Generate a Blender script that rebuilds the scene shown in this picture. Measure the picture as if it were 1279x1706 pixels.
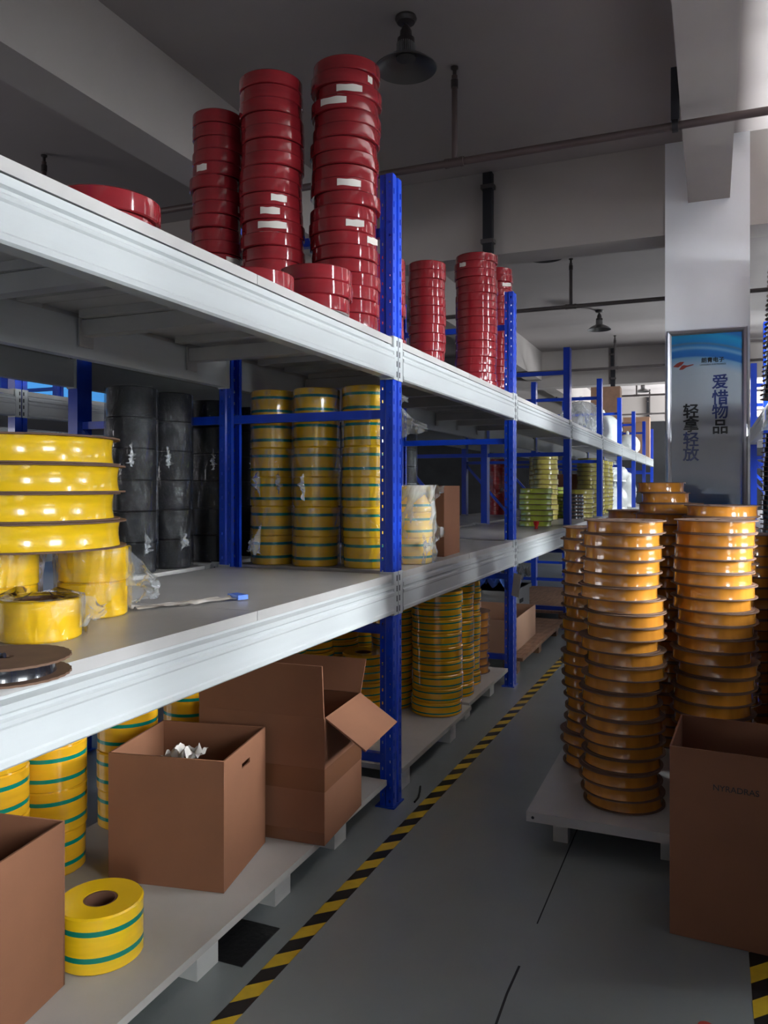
import bpy, math, random
from mathutils import Vector, Matrix, noise

# ------------------------------------------------------------------ camera, world, light, exposure
SC = bpy.context.scene
COL = SC.collection
PI = math.pi
for o in list(bpy.data.objects):
    bpy.data.objects.remove(o, do_unlink=True)
YAW = math.atan((1186 - 640) / 1310)
cam_d = bpy.data.cameras.new('camera')
cam_d.sensor_fit = 'VERTICAL'; cam_d.sensor_height = 36.0
cam_d.lens = 1310 / 1706 * 36.0
cam_d.shift_y = -42 / 1706
cam_d.clip_start = 0.05; cam_d.clip_end = 100
cam = bpy.data.objects.new('camera', cam_d)
cam.location = (0, 0, 1.22); cam.rotation_euler = (PI / 2, 0, YAW)
COL.objects.link(cam); SC.camera = cam

wd = bpy.data.worlds.new('daylight'); SC.world = wd; wd.use_nodes = True
wn = wd.node_tree; wb = wn.nodes['Background']; wb.inputs[1].default_value = 1.6
wtc = wn.nodes.new('ShaderNodeTexCoord'); wsp = wn.nodes.new('ShaderNodeSeparateXYZ'); wmr = wn.nodes.new('ShaderNodeMapRange'); wmx = wn.nodes.new('ShaderNodeMix')
wmx.data_type = 'RGBA'; wmx.inputs['A'].default_value = (0.035, 0.035, 0.033, 1); wmx.inputs['B'].default_value = (0.80, 0.90, 1.0, 1)
wmr.inputs['From Min'].default_value = -0.02; wmr.inputs['From Max'].default_value = 0.02
wn.links.new(wtc.outputs['Generated'], wsp.inputs[0]); wn.links.new(wsp.outputs['Z'], wmr.inputs['Value'])
wn.links.new(wmr.outputs['Result'], wmx.inputs['Factor']); wn.links.new(wmx.outputs['Result'], wb.inputs[0])   # ground below the horizon, pale sky above

def area(name, loc, rot, sx, sy, power, color):
    l = bpy.data.lights.new(name, 'AREA'); l.shape = 'RECTANGLE'; l.size = sx; l.size_y = sy
    l.energy = power; l.color = color
    o = bpy.data.objects.new(name, l); o.location = loc; o.rotation_euler = rot; COL.objects.link(o)
    return o
# daylight: sky above the far roofs seen through the tall windows of the right wall, added strips outside that light
# the ceiling from below, and the filmed window of the left wall.  (y0, y1, z0, z1, sky radiance, strip radiance)
XR = 2.0
RW = [(-5.8, -4.2, 0.8, 2.25, 34, 2, 1.6, 6.0), (-3.6, -1.9, 0.8, 2.25, 34, 2, 1.6, 6.0), (0.2, 1.3, 0.9, 2.2, 15, 100, 1.3, 2.9), (1.80, 1.95, 1.2, 3.4, 50, 100, 1.6, 4.4), (2.7, 3.6, 0.9, 2.3, 11, 2400, 1.3, 2.9), (4.0, 4.13, 1.2, 3.4, 66, 2600, 1.6, 4.0), (4.8, 5.7, 0.9, 2.5, 4, 2900, 3.0, 7.0),
      (7.4, 9.0, 0.9, 2.8, 4, 20, 3.5, 8.5), (10.4, 12.4, 1.2, 2.8, 3, 12, 3.5, 8.5), (14.6, 17.6, 0.6, 3.45, 6, 34, 3.5, 8.5), (18.4, 21.4, 0.6, 3.45, 9, 110, 3.5, 8.5)]
for y0, y1, z0, z1, sky, uplight, p0, p1 in RW:
    yc, wy, ph = (y0 + y1) / 2, y1 - y0, p1 - p0
    area('sky_daylight', (XR + 4.0, yc, (p0 + p1) / 2), (0, PI / 2, 0), ph, wy + 3.0, sky * PI * ph * (wy + 3.0), (0.90, 0.96, 1.0))
    gx, gw = (XR + 1.65, 3.0) if y0 > 14 else (XR + 0.66, 0.16)
    area('added_ceiling_uplight', (gx, yc, 0.02), (PI, 0, 0), gw, wy, uplight * PI * gw * wy, (0.92, 0.97, 1.0))  # added upward strip outside the wall, brightens the ceiling
area('added_left_ceiling_light', (-9.12, -1.0, 1.7), (0, -PI / 2, 0), 1.4, 5.0, 110, (1.0, 0.94, 0.95))  # added unseen light that lifts the ceiling at the left
area('left_window_daylight', (-9.12, 7.0, 1.9), (0, -PI / 2, 0), 1.8, 8.0, 8, (0.95, 0.93, 0.96))

SC.view_settings.view_transform = 'Standard'; SC.view_settings.look = 'None'
SC.view_settings.gamma = 1.0; SC.view_settings.use_curve_mapping = False
SC.view_settings.exposure = 0.32

# ------------------------------------------------------------------ materials
MATS = {}
def mat(name, base, rough=0.5, metal=0.0, var=0.0, scale=6.0, stretch=(1, 1, 1), bump=0.0, bscale=60.0, coat=0.0, spec=0.5, dark=None):
    m = bpy.data.materials.new(name); m.use_nodes = True
    nt = m.node_tree; n = nt.nodes; b = n['Principled BSDF']
    b.inputs['Base Color'].default_value = (*base, 1)
    b.inputs['Roughness'].default_value = rough
    b.inputs['Metallic'].default_value = metal
    b.inputs['Coat Weight'].default_value = coat
    b.inputs['Coat Roughness'].default_value = 0.04
    b.inputs['Specular IOR Level'].default_value = spec
    tc = n.new('ShaderNodeTexCoord'); mp = n.new('ShaderNodeMapping')
    mp.inputs['Scale'].default_value = stretch
    nt.links.new(tc.outputs['Object'], mp.inputs['Vector'])
    if var > 0:
        nz = n.new('ShaderNodeTexNoise'); nz.inputs['Scale'].default_value = scale; nz.inputs['Detail'].default_value = 5
        nt.links.new(mp.outputs['Vector'], nz.inputs['Vector'])
        mx = n.new('ShaderNodeMix'); mx.data_type = 'RGBA'
        lo = dark if dark else tuple(c * (1 - var) for c in base)
        hi = tuple(min(1, c * (1 + var * 0.5)) for c in base)
        mx.inputs['A'].default_value = (*lo, 1); mx.inputs['B'].default_value = (*hi, 1)
        mr = n.new('ShaderNodeMapRange'); mr.inputs['From Min'].default_value = 0.3; mr.inputs['From Max'].default_value = 0.7
        nt.links.new(nz.outputs['Fac'], mr.inputs['Value'])
        nt.links.new(mr.outputs['Result'], mx.inputs['Factor'])
        nt.links.new(mx.outputs['Result'], b.inputs['Base Color'])
    if bump > 0:
        nb = n.new('ShaderNodeTexNoise'); nb.inputs['Scale'].default_value = bscale; nb.inputs['Detail'].default_value = 4
        nt.links.new(mp.outputs['Vector'], nb.inputs['Vector'])
        bm_ = n.new('ShaderNodeBump'); bm_.inputs['Strength'].default_value = bump; bm_.inputs['Distance'].default_value = 0.01
        nt.links.new(nb.outputs['Fac'], bm_.inputs['Height']); nt.links.new(bm_.outputs['Normal'], b.inputs['Normal'])
    MATS[name] = m
    return m

def film(name, tint, lo, hi, rough=0.10, scale=16, gloss=0.7):
    m = bpy.data.materials.new(name); m.use_nodes = True
    nt = m.node_tree; n = nt.nodes; b = n['Principled BSDF']; out = n['Material Output']
    b.inputs['Base Color'].default_value = (*tint, 1); b.inputs['Roughness'].default_value = 0.5
    tr = n.new('ShaderNodeBsdfTransparent'); tr.inputs[0].default_value = (1, 1, 1, 1)
    gl = n.new('ShaderNodeBsdfGlossy'); gl.inputs['Roughness'].default_value = rough
    fr = n.new('ShaderNodeFresnel'); fr.inputs[0].default_value = 1.5
    m1 = n.new('ShaderNodeMixShader'); mix = n.new('ShaderNodeMixShader')
    tc = n.new('ShaderNodeTexCoord'); nz = n.new('ShaderNodeTexNoise')
    nz.inputs['Scale'].default_value = scale; nz.inputs['Detail'].default_value = 6; nz.inputs['Distortion'].default_value = 1.2
    mr = n.new('ShaderNodeMapRange')
    mr.inputs['From Min'].default_value = 0.52; mr.inputs['From Max'].default_value = 0.72
    mr.inputs['To Min'].default_value = lo; mr.inputs['To Max'].default_value = hi
    bp = n.new('ShaderNodeBump'); bp.inputs['Strength'].default_value = 1.0; bp.inputs['Distance'].default_value = 0.03
    L = nt.links.new
    mp = n.new('ShaderNodeMapping'); mp.inputs['Rotation'].default_value = (0.5, 0.4, 0.3); mp.inputs['Scale'].default_value = (1.0, 1.0, 0.45)
    L(tc.outputs['Object'], mp.inputs['Vector']); L(mp.outputs['Vector'], nz.inputs['Vector']); L(nz.outputs['Fac'], mr.inputs['Value'])
    L(nz.outputs['Fac'], bp.inputs['Height']); L(bp.outputs['Normal'], gl.inputs['Normal']); L(bp.outputs['Normal'], fr.inputs['Normal'])
    gm = n.new('ShaderNodeMath'); gm.operation = 'MULTIPLY'; gm.inputs[1].default_value = gloss
    L(fr.outputs[0], gm.inputs[0]); L(gm.outputs[0], m1.inputs[0]); L(tr.outputs[0], m1.inputs[1]); L(gl.outputs[0], m1.inputs[2])
    L(mr.outputs['Result'], mix.inputs[0]); L(m1.outputs[0], mix.inputs[1]); L(b.outputs[0], mix.inputs[2]); L(mix.outputs[0], out.inputs[0])
    MATS[name] = m
    return m

mat('floor_epoxy', (0.235, 0.255, 0.25), 0.30, var=0.22, scale=1.3, bump=0.03, bscale=20)
mat('ceiling_paint', (0.3108, 0.2753, 0.2679), 0.85, var=0.10, scale=0.9)
mat('beam_paint', (0.3478, 0.3145, 0.296), 0.8, var=0.08, scale=1.5)
mat('pillar_paint', (0.80, 0.81, 0.84), 0.45, var=0.04, scale=2)
mat('wall_paint', (0.32, 0.312, 0.312), 0.8, var=0.06, scale=1)
mat('dark_wall', (0.04, 0.04, 0.044), 0.8, var=0.3, scale=2)
mat('blue_paint', (0.004, 0.048, 0.5), 0.30, var=0.12, scale=8, coat=0.3)
mat('white_paint', (0.47, 0.49, 0.49), 0.42, var=0.07, scale=3, stretch=(3, 0.6, 6), coat=0.15)
mat('deck_paint', (0.41, 0.3936, 0.3772), 0.34, var=0.14, scale=4)
mat('slot_dark', (0.006, 0.006, 0.01), 0.7)
mat('cardboard', (0.235, 0.095, 0.046), 0.75, var=0.10, scale=5, bump=0.02, bscale=200)
mat('cardboard_light', (0.3525, 0.2025, 0.1275), 0.75, var=0.10, scale=5)
mat('cardboard_dark', (0.16, 0.084, 0.0496), 0.8, var=0.15, scale=12)
mat('pack_tape', (0.2, 0.08, 0.038), 0.22, coat=0.4)
mat('yellow_tape', (0.76, 0.40, 0.015), 0.16, var=0.10, scale=5, stretch=(1, 1, 9), coat=0.5)
mat('yellow_bright', (0.88, 0.55, 0.010), 0.18, var=0.10, scale=6, stretch=(1, 1, 9), coat=0.5)
mat('green_stripe', (0.0, 0.20, 0.13), 0.25, coat=0.4)
mat('core_board', (0.13, 0.055, 0.03), 0.8)
mat('red_tape', (0.195, 0.0125, 0.0172), 0.11, var=0.16, scale=5, stretch=(1, 1, 7), coat=0.6)
mat('paper_white', (0.56, 0.512, 0.464), 0.6, var=0.05, scale=20)
mat('amber_tape', (0.47, 0.185, 0.022), 0.15, var=0.22, scale=7, stretch=(3, 3, 0.4), coat=0.6)
mat('flange_board', (0.132, 0.068, 0.0384), 0.75, var=0.2, scale=20)
mat('black_tape', (0.012, 0.012, 0.016), 0.22, coat=0.6)
mat('black_matte', (0.006, 0.006, 0.008), 0.55, spec=0.2)
mat('lime_tape', (0.45, 0.558, 0.063), 0.2, var=0.2, scale=9, coat=0.5)
mat('gold_tape', (0.448, 0.376, 0.08), 0.2, var=0.3, scale=9, coat=0.5)
mat('pallet_white', (0.45, 0.4312, 0.3975), 0.55, var=0.16, scale=3, bump=0.02, bscale=40)
mat('block_white', (0.561, 0.5525, 0.5185), 0.6, var=0.12, scale=6)
mat('wood', (0.26, 0.14, 0.08), 0.7, var=0.3, scale=5, stretch=(8, 1, 8))
mat('black_pad', (0.012, 0.012, 0.013), 0.35, bump=0.15, bscale=60)
mat('pipe_paint', (0.077, 0.0644, 0.063), 0.5, var=0.2, scale=4)
mat('pipe_red', (0.077, 0.0525, 0.0504), 0.5, var=0.2, scale=4)
mat('lamp_dark', (0.03, 0.024, 0.024), 0.4)
mat('lamp_metal', (0.42, 0.42, 0.43), 0.30, metal=0.9)
mat('lamp_shade', (0.13, 0.125, 0.125), 0.33, metal=0.85)
mat('lens_glass', (0.05, 0.048, 0.048), 0.2)
mat('alu_frame', (0.46, 0.46, 0.50), 0.28, metal=0.9)
mat('ink_black', (0.012, 0.012, 0.02), 0.5)
mat('ink_blue_reflection', (0.035, 0.065, 0.30), 0.5)
mat('logo_red', (0.42, 0.04, 0.03), 0.5)
mat('red_plastic', (0.55, 0.02, 0.015), 0.3)
mat('sack_white', (0.80, 0.82, 0.78), 0.35, var=0.1, scale=12, bump=0.5, bscale=18)
mat('blue_film', (0.10, 0.22, 0.75), 0.3, bump=0.5, bscale=25)
mat('grey_crate', (0.28, 0.28, 0.28), 0.6, var=0.1)
mat('tube_white', (0.8, 0.8, 0.8), 0.4)
film('clear_film', (0.86, 0.87, 0.88), 0.0, 0.30, rough=0.06, scale=11, gloss=0.8)
film('thin_film', (0.70, 0.72, 0.80), 0.0, 0.03, rough=0.05, scale=16, gloss=0.6)
film('milky_film', (0.80, 0.83, 0.85), 0.22, 0.62, scale=10)

def hazard():
    m = bpy.data.materials.new('hazard_print'); m.use_nodes = True
    nt = m.node_tree; n = nt.nodes; b = n['Principled BSDF']; L = nt.links.new
    b.inputs['Roughness'].default_value = 0.4
    tc = n.new('ShaderNodeTexCoord'); sp = n.new('ShaderNodeSeparateXYZ'); L(tc.outputs['Object'], sp.inputs[0])
    s1 = n.new('ShaderNodeMath'); s1.operation = 'SUBTRACT'; L(sp.outputs['Y'], s1.inputs[0]); L(sp.outputs['X'], s1.inputs[1])
    s2 = n.new('ShaderNodeMath'); s2.operation = 'DIVIDE'; s2.inputs[1].default_value = 0.139; L(s1.outputs[0], s2.inputs[0])
    s3 = n.new('ShaderNodeMath'); s3.operation = 'FRACT'; L(s2.outputs[0], s3.inputs[0])
    s4 = n.new('ShaderNodeMath'); s4.operation = 'GREATER_THAN'; s4.inputs[1].default_value = 0.5; L(s3.outputs[0], s4.inputs[0])
    nz = n.new('ShaderNodeTexNoise'); nz.inputs['Scale'].default_value = 30; L(tc.outputs['Object'], nz.inputs[0])
    my = n.new('ShaderNodeMix'); my.data_type = 'RGBA'
    my.inputs['A'].default_value = (0.52, 0.33, 0.02, 1); my.inputs['B'].default_value = (0.72, 0.48, 0.03, 1); L(nz.outputs['Fac'], my.inputs['Factor'])
    mx = n.new('ShaderNodeMix'); mx.data_type = 'RGBA'
    mx.inputs['A'].default_value = (0.012, 0.012, 0.012, 1); L(my.outputs['Result'], mx.inputs['B']); L(s4.outputs[0], mx.inputs['Factor'])
    L(mx.outputs['Result'], b.inputs['Base Color'])
    MATS['hazard_print'] = m
hazard()

def poster_print():
    # blue sweep at the head and foot of a pale board; object space, board centre at x=0, foot at z=0, 1.28 high
    m = bpy.data.materials.new('board_print'); m.use_nodes = True
    nt = m.node_tree; n = nt.nodes; b = n['Principled BSDF']; L = nt.links.new
    b.inputs['Roughness'].default_value = 0.35
    tc = n.new('ShaderNodeTexCoord'); sp = n.new('ShaderNodeSeparateXYZ'); L(tc.outputs['Object'], sp.inputs[0])
    def math_(op, a, bb):
        q = n.new('ShaderNodeMath'); q.operation = op
        for i, v in enumerate((a, bb)):
            if isinstance(v, (int, float)): q.inputs[i].default_value = v
            else: L(v, q.inputs[i])
        return q.outputs[0]
    xo = math_('ADD', sp.outputs['X'], 0.10)
    sag = math_('MULTIPLY', math_('MULTIPLY', xo, xo), 0.62)
    v = math_('ADD', sp.outputs['Z'], sag)                  # bands bend down to the right
    v = math_('DIVIDE', v, 1.28)
    r = n.new('ShaderNodeValToRGB'); L(v, r.inputs[0])
    cr = r.color_ramp
    stops = [(0.0, (0.02, 0.12, 0.32)), (0.10, (0.06, 0.22, 0.48)), (0.24, (0.50, 0.55, 0.66)), (0.5, (0.70, 0.71, 0.76)), (0.80, (0.66, 0.74, 0.84)),
             (0.855, (0.26, 0.56, 0.86)), (0.862, (0.01, 0.20, 0.70)), (0.893, (0.01, 0.26, 0.78)), (0.905, (0.28, 0.65, 0.95)), (0.92, (0.01, 0.30, 0.80)), (0.93, (0.12, 0.30, 0.55)), (0.938, (0.0, 0.36, 0.88)), (0.975, (0.0, 0.50, 0.92)), (1.0, (0.0, 0.24, 0.75))]
    cr.elements[0].position = 0; cr.elements[0].color = (*stops[0][1], 1)
    cr.elements[1].position = 1; cr.elements[1].color = (*stops[-1][1], 1)
    for p, c in stops[1:-1]:
        e = cr.elements.new(p); e.color = (*c, 1)
    L(r.outputs[0], b.inputs['Base Color'])
    MATS['board_print'] = m
poster_print()

def pane(name, tint, gloss):
    m = bpy.data.materials.new(name); m.use_nodes = True
    nt = m.node_tree; n = nt.nodes; out = n['Material Output']; L = nt.links.new
    n.remove(n['Principled BSDF'])
    tr = n.new('ShaderNodeBsdfTransparent'); tr.inputs[0].default_value = (*tint, 1)
    gl = n.new('ShaderNodeBsdfGlossy'); gl.inputs['Roughness'].default_value = 0.02
    lw = n.new('ShaderNodeFresnel'); lw.inputs[0].default_value = gloss
    mix = n.new('ShaderNodeMixShader')
    L(lw.outputs[0], mix.inputs[0]); L(tr.outputs[0], mix.inputs[1]); L(gl.outputs[0], mix.inputs[2]); L(mix.outputs[0], out.inputs[0])
    MATS[name] = m
pane('clear_pane', (0.97, 0.98, 0.98), 1.45)
pane('blue_pane', (0.235, 0.46, 0.67), 1.3)

# ------------------------------------------------------------------ mesh helpers
class MB:
    def __init__(s): s.v = []; s.f = []; s.m = []
    def add(s, vs, fs, mi=0):
        k = len(s.v); s.v += [tuple(q) for q in vs]
        for f in fs: s.f.append([i + k for i in f]); s.m.append(mi)
    def box(s, x0, x1, y0, y1, z0, z1, mi=0):
        s.add([(x0, y0, z0), (x1, y0, z0), (x1, y1, z0), (x0, y1, z0), (x0, y0, z1), (x1, y0, z1), (x1, y1, z1), (x0, y1, z1)],
              [(0, 3, 2, 1), (4, 5, 6, 7), (0, 1, 5, 4), (1, 2, 6, 5), (2, 3, 7, 6), (3, 0, 4, 7)], mi)
    def lathe(s, prof, n=40, mats=None, closed=True, cx=0, cy=0):
        k = len(s.v)
        for r, z in prof:
            for i in range(n):
                a = 2 * PI * i / n
                s.v.append((cx + r * math.cos(a), cy + r * math.sin(a), z))
        m = len(prof)
        for j in range(m if closed else m - 1):
            j2 = (j + 1) % m
            for i in range(n):
                i2 = (i + 1) % n
                s.f.append([k + j * n + i, k + j * n + i2, k + j2 * n + i2, k + j2 * n + i]); s.m.append(mats[j] if mats else 0)
    def tube(s, pts, r, n=10, mi=0):
        pts = [Vector(p) for p in pts]; k = len(s.v); m = len(pts)
        for j, p in enumerate(pts):
            t = (pts[min(j + 1, m - 1)] - pts[max(j - 1, 0)]).normalized()
            u = t.cross(Vector((0, 0, 1)) if abs(t.z) < 0.9 else Vector((1, 0, 0))).normalized(); w = t.cross(u)
            for i in range(n):
                a = 2 * PI * i / n
                s.v.append(tuple(p + u * (r * math.cos(a)) + w * (r * math.sin(a))))
        for j in range(m - 1):
            for i in range(n):
                i2 = (i + 1) % n
                s.f.append([k + j * n + i, k + j * n + i2, k + (j + 1) * n + i2, k + (j + 1) * n + i]); s.m.append(mi)
        s.f.append([k + i for i in range(n)][::-1]); s.m.append(mi)
        s.f.append([k + (m - 1) * n + i for i in range(n)]); s.m.append(mi)
    def prism_y(s, poly, y0, y1, mi=0):            # poly in (x, z)
        n = len(poly)
        s.add([(x, y0, z) for x, z in poly] + [(x, y1, z) for x, z in poly],
              [list(range(n))[::-1], list(range(n, 2 * n))] + [(i, (i + 1) % n, n + (i + 1) % n, n + i) for i in range(n)], mi)
    def bar(s, a, b, w, h, mi=0):                   # a rectangular bar between two points
        a = Vector(a); b = Vector(b); t = (b - a).normalized()
        u = t.cross(Vector((0, 0, 1)) if abs(t.z) < 0.95 else Vector((0, 1, 0))).normalized(); q = u.cross(t)
        vs = []
        for p in (a, b):
            for du, dq in ((-1, -1), (1, -1), (1, 1), (-1, 1)): vs.append(p + u * du * w / 2 + q * dq * h / 2)
        s.add(vs, [(0, 3, 2, 1), (4, 5, 6, 7), (0, 1, 5, 4), (1, 2, 6, 5), (2, 3, 7, 6), (3, 0, 4, 7)], mi)
    def mesh(s, name, mats, smooth=40):
        me = bpy.data.meshes.new(name); me.from_pydata(s.v, [], s.f)
        for q in (mats if isinstance(mats, (list, tuple)) else [mats]): me.materials.append(MATS[q])
        me.polygons.foreach_set('material_index', s.m)
        me.update()
        import bmesh
        bm = bmesh.new(); bm.from_mesh(me); bmesh.ops.recalc_face_normals(bm, faces=bm.faces); bm.to_mesh(me); bm.free()
        if smooth:
            me.polygons.foreach_set('use_smooth', [True] * len(me.polygons)); me.set_sharp_from_angle(angle=math.radians(smooth))
        return me

def plate_mesh(name, w, h, t, matname, holes=()):
    """flat plate in the XZ plane, x -w/2..w/2, z 0..h, thick t in y, with polygon holes cut through"""
    cu = bpy.data.curves.new('tmp', 'CURVE'); cu.dimensions = '2D'; cu.fill_mode = 'BOTH'; cu.extrude = t / 2
    for poly in [[(-w / 2, 0), (w / 2, 0), (w / 2, h), (-w / 2, h)]] + list(holes):
        sp = cu.splines.new('POLY'); sp.points.add(len(poly) - 1); sp.use_cyclic_u = True
        for p, q in zip(sp.points, poly): p.co = (q[0], q[1], 0, 1)
    return curve_to_mesh(cu, name, matname, Matrix.Rotation(PI / 2, 4, 'X'))

def curve_to_mesh(cu, name, matname, mtx):
    o = bpy.data.objects.new('tmp', cu); COL.objects.link(o)
    dg = bpy.context.evaluated_depsgraph_get(); dg.update()
    me = bpy.data.meshes.new_from_object(o.evaluated_get(dg)); bpy.data.objects.remove(o)
    me.name = name; me.transform(mtx)
    me.materials.clear(); me.materials.append(MATS[matname])
    return me

def link(name, data, parent=None, loc=(0, 0, 0), rot=(0, 0, 0)):
    o = bpy.data.objects.new(name, data); COL.objects.link(o)
    if parent is not None: o.parent = parent
    o.location = loc; o.rotation_euler = rot
    return o
def tag(o, label=None, cat=None, group=None, kind=None):
    for k, v in (('label', label), ('category', cat), ('group', group), ('kind', kind)):
        if v: o[k] = v
    return o
def thing(name, label, cat, loc=(0, 0, 0), rot=(0, 0, 0), group=None):
    return tag(link(name, None, None, loc, rot), label, cat, group)
def struct(name, me, parent=None, **k):
    o = link(name, me, parent, **k)
    if parent is None: o['kind'] = 'structure'
    return o
def boxmesh(name, m, *dims):
    b = MB()
    for d in dims: b.box(*d)
    return b.mesh(name, m, 0)

ORD = 'top second third fourth fifth sixth seventh eighth ninth tenth eleventh twelfth thirteenth fourteenth fifteenth sixteenth seventeenth eighteenth nineteenth twentieth twenty-first twenty-second twenty-third twenty-fourth twenty-fifth twenty-sixth twenty-seventh twenty-eighth twenty-ninth thirtieth thirty-first thirty-second thirty-third thirty-fourth'.split()
def ordinal(i): return 'topmost' if i == 0 else ORD[i] + ' from top'

rnd = random.Random(7)

# ------------------------------------------------------------------ the setting
ZC = 3.60          # ceiling
ZB = 2.97          # underside of the cross beams
XL, YB, YF = -9.0, -6.5, 24.0
fl = struct('floor', boxmesh('floor', 'floor_epoxy', (XL, XR, YB, YF, -0.2, 0)))
j = MB()
def seam(pts, w=0.004):
    for a, b in zip(pts, pts[1:]):
        d = Vector((b[0] - a[0], b[1] - a[1], 0)).normalized(); q = Vector((-d.y, d.x, 0)) * w / 2
        j.add([(a[0] - q.x, a[1] - q.y, 0.0006), (a[0] + q.x, a[1] + q.y, 0.0006), (b[0] + q.x, b[1] + q.y, 0.0006), (b[0] - q.x, b[1] - q.y, 0.0006)], [(0, 1, 2, 3)])
seam([(-0.436, 3.4), (-0.444, 2.7), (-0.450, 2.19)]); seam([(-0.452, 1.98), (-0.455, 1.86), (-0.452, 1.745), (-0.456, 1.2)], 0.006)
struct('joint', j.mesh('joint', 'slot_dark', 0), fl)
struct('ceiling', boxmesh('ceiling', 'ceiling_paint', (XL, XR, YB, YF, ZC, ZC + 0.15)))
def wall_x(name, x0, x1, wins, m='wall_paint'):
    b = MB(); y = YB
    for (a, c, s, t) in wins:
        b.box(x0, x1, y, a, 0, ZC); b.box(x0, x1, a, c, 0, s); b.box(x0, x1, a, c, t, ZC); y = c
    b.box(x0, x1, y, YF, 0, ZC)
    return struct(name, b.mesh(name, m, 0))
wall_x('wall_right', XR, XR + 0.1, [w[:4] for w in RW])
wall_x('wall_left', XL - 0.1, XL, [(-3.5, 1.5, 1.0, 2.4), (3.0, 11.0, 1.0, 2.8)])  # first opening is added, unseen, to let light onto the left ceiling
struct('wall_back', boxmesh('wall_back', 'wall_paint', (XL, XR, YB - 0.1, YB, 0, ZC)))
struct('wall_far', boxmesh('wall_far', 'dark_wall', (XL, XR, YF, YF + 0.1, 0, ZC)))
# left window: light blue filmed panes with one uncovered strip
wl = struct('window_1', boxmesh('window_1', 'white_paint', *[(XL - 0.07, XL - 0.02, y, y + 0.05, 1.0, 2.8) for y in (3.0, 5.6, 7.95, 8.3, 10.95)], (XL - 0.07, XL - 0.02, 3.0, 11.0, 1.0, 1.05), (XL - 0.07, XL - 0.02, 3.0, 11.0, 2.75, 2.8)))
for y0, y1, mm in ((3.05, 5.6, 'blue_pane'), (5.65, 7.95, 'blue_pane'), (8.0, 8.3, 'clear_pane'), (8.35, 10.95, 'blue_pane')):
    struct('pane', boxmesh('pane', mm, (XL - 0.05, XL - 0.045, y0, y1, 1.05, 2.75)), wl)

# concrete beams and the pillar
struct('ceiling_beam', boxmesh('ceiling_beam', 'beam_paint', (-3.03, -2.77, YB, YF, 3.10, ZC)))
struct('ceiling_beam', boxmesh('ceiling_beam', 'beam_paint', (-0.15, 0.112, YB, 5.8, 3.17, ZC)))
for y in (5.8, 13.9, 21.9):
    struct('cross_beam', boxmesh('cross_beam', 'beam_paint', (XL, -3.03, y, y + 0.3, ZB, ZC), (-2.77, XR, y, y + 0.3, ZB, ZC), (-3.03, -2.77, y, y + 0.3, ZB, 3.10)))
struct('pillar', boxmesh('pillar', 'pillar_paint', (-0.30, 0.235, 5.79, 6.33, 0, 3.17), (-0.30, -0.15, 5.79, 6.33, 3.17, ZC), (0.112, 0.235, 5.79, 6.33, 3.17, ZC)))
for y, z0, nm in ((5.74, 2.2, 'on the nearest cross beam'), (13.84, 2.4, 'on the middle cross beam'), (21.84, 2.5, 'on the farthest cross beam')):
    t = thing('cable_duct', 'black upright cable duct ' + nm, 'cable duct', (-1.555, y, 0), group='black cable ducts')
    link('duct', boxmesh('duct', 'slot_dark', (-0.035, 0.035, 0, 0.06, z0, ZC - 0.02)), t)
    for zc in (ZC - 0.14, ZB + 0.08): link('clip', boxmesh('clip', 'pipe_paint', (-0.05, 0.05, -0.006, 0.06, zc, zc + 0.03)), t)

# sprinkler pipes
def sprinkler(y, z, risers, label, x0=XL, x1=XR, m='pipe_paint', r=0.021):
    t = thing('sprinkler_pipe', label, 'pipe', (0, y, 0), group='sprinkler pipes under the ceiling')
    b = MB(); b.tube([(x0 + 0.01, 0, z), (x1 - 0.01, 0, z)], r, 14); link('main_pipe', b.mesh('main_pipe', m), t)
    for x in risers:
        b = MB(); b.tube([(x, 0, z + r * 0.6), (x, 0, ZC - 0.06)], 0.017, 10); ri = link('riser', b.mesh('riser', m), t)
        b = MB(); b.lathe([(0.001, ZC - 0.13), (0.021, ZC - 0.13), (0.021, ZC - 0.085), (0.011, ZC - 0.075), (0.011, ZC - 0.03), (0.022, ZC - 0.022), (0.022, ZC - 0.012), (0.001, ZC - 0.012)], 12, closed=False, cx=x)
        link('sprinkler_head', b.mesh('sprinkler_head', 'lamp_dark'), ri)
        b = MB(); b.tube([(x - 0.055, 0, z), (x - 0.035, 0, z)], 0.027, 14); b.tube([(x - 0.035, 0, z), (x + 0.035, 0, z)], 0.025, 14); b.tube([(x + 0.035, 0, z), (x + 0.055, 0, z)], 0.027, 14)
        link('tee_fitting', b.mesh('tee_fitting', m), t)
    return t
near_pipe = sprinkler(4.25, 3.05, (-1.34, -4.4, 1.72), 'nearest sprinkler pipe, crossing below the pillar beam', m='pipe_red')
sprinkler(8.28, 3.09, (-1.35, -4.4), 'sprinkler pipe second from camera, behind the first cross beam')
sprinkler(12.75, 3.08, (-1.40, -4.4), 'sprinkler pipe third from camera, before the middle cross beam')
sprinkler(16.6, 3.06, (-1.4, -3.0), 'sprinkler pipe fourth from camera, against the bright ceiling')
sprinkler(20.2, 3.0, (-1.4,), 'last sprinkler pipe, far off against the bright ceiling')
hs = link('hanger_strap', boxmesh('hanger_strap', 'slot_dark', (-0.02, 0.02, -0.012, 0.012, 3.08, 3.345)), near_pipe, (-0.172, 0, 0)); hs['label'] = 'black flat hanger strap'
b = MB(); b.tube([(-0.014, 0, 3.05), (0.014, 0, 3.05)], 0.031, 14); link('clamp', b.mesh('clamp', 'slot_dark'), hs)

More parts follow.
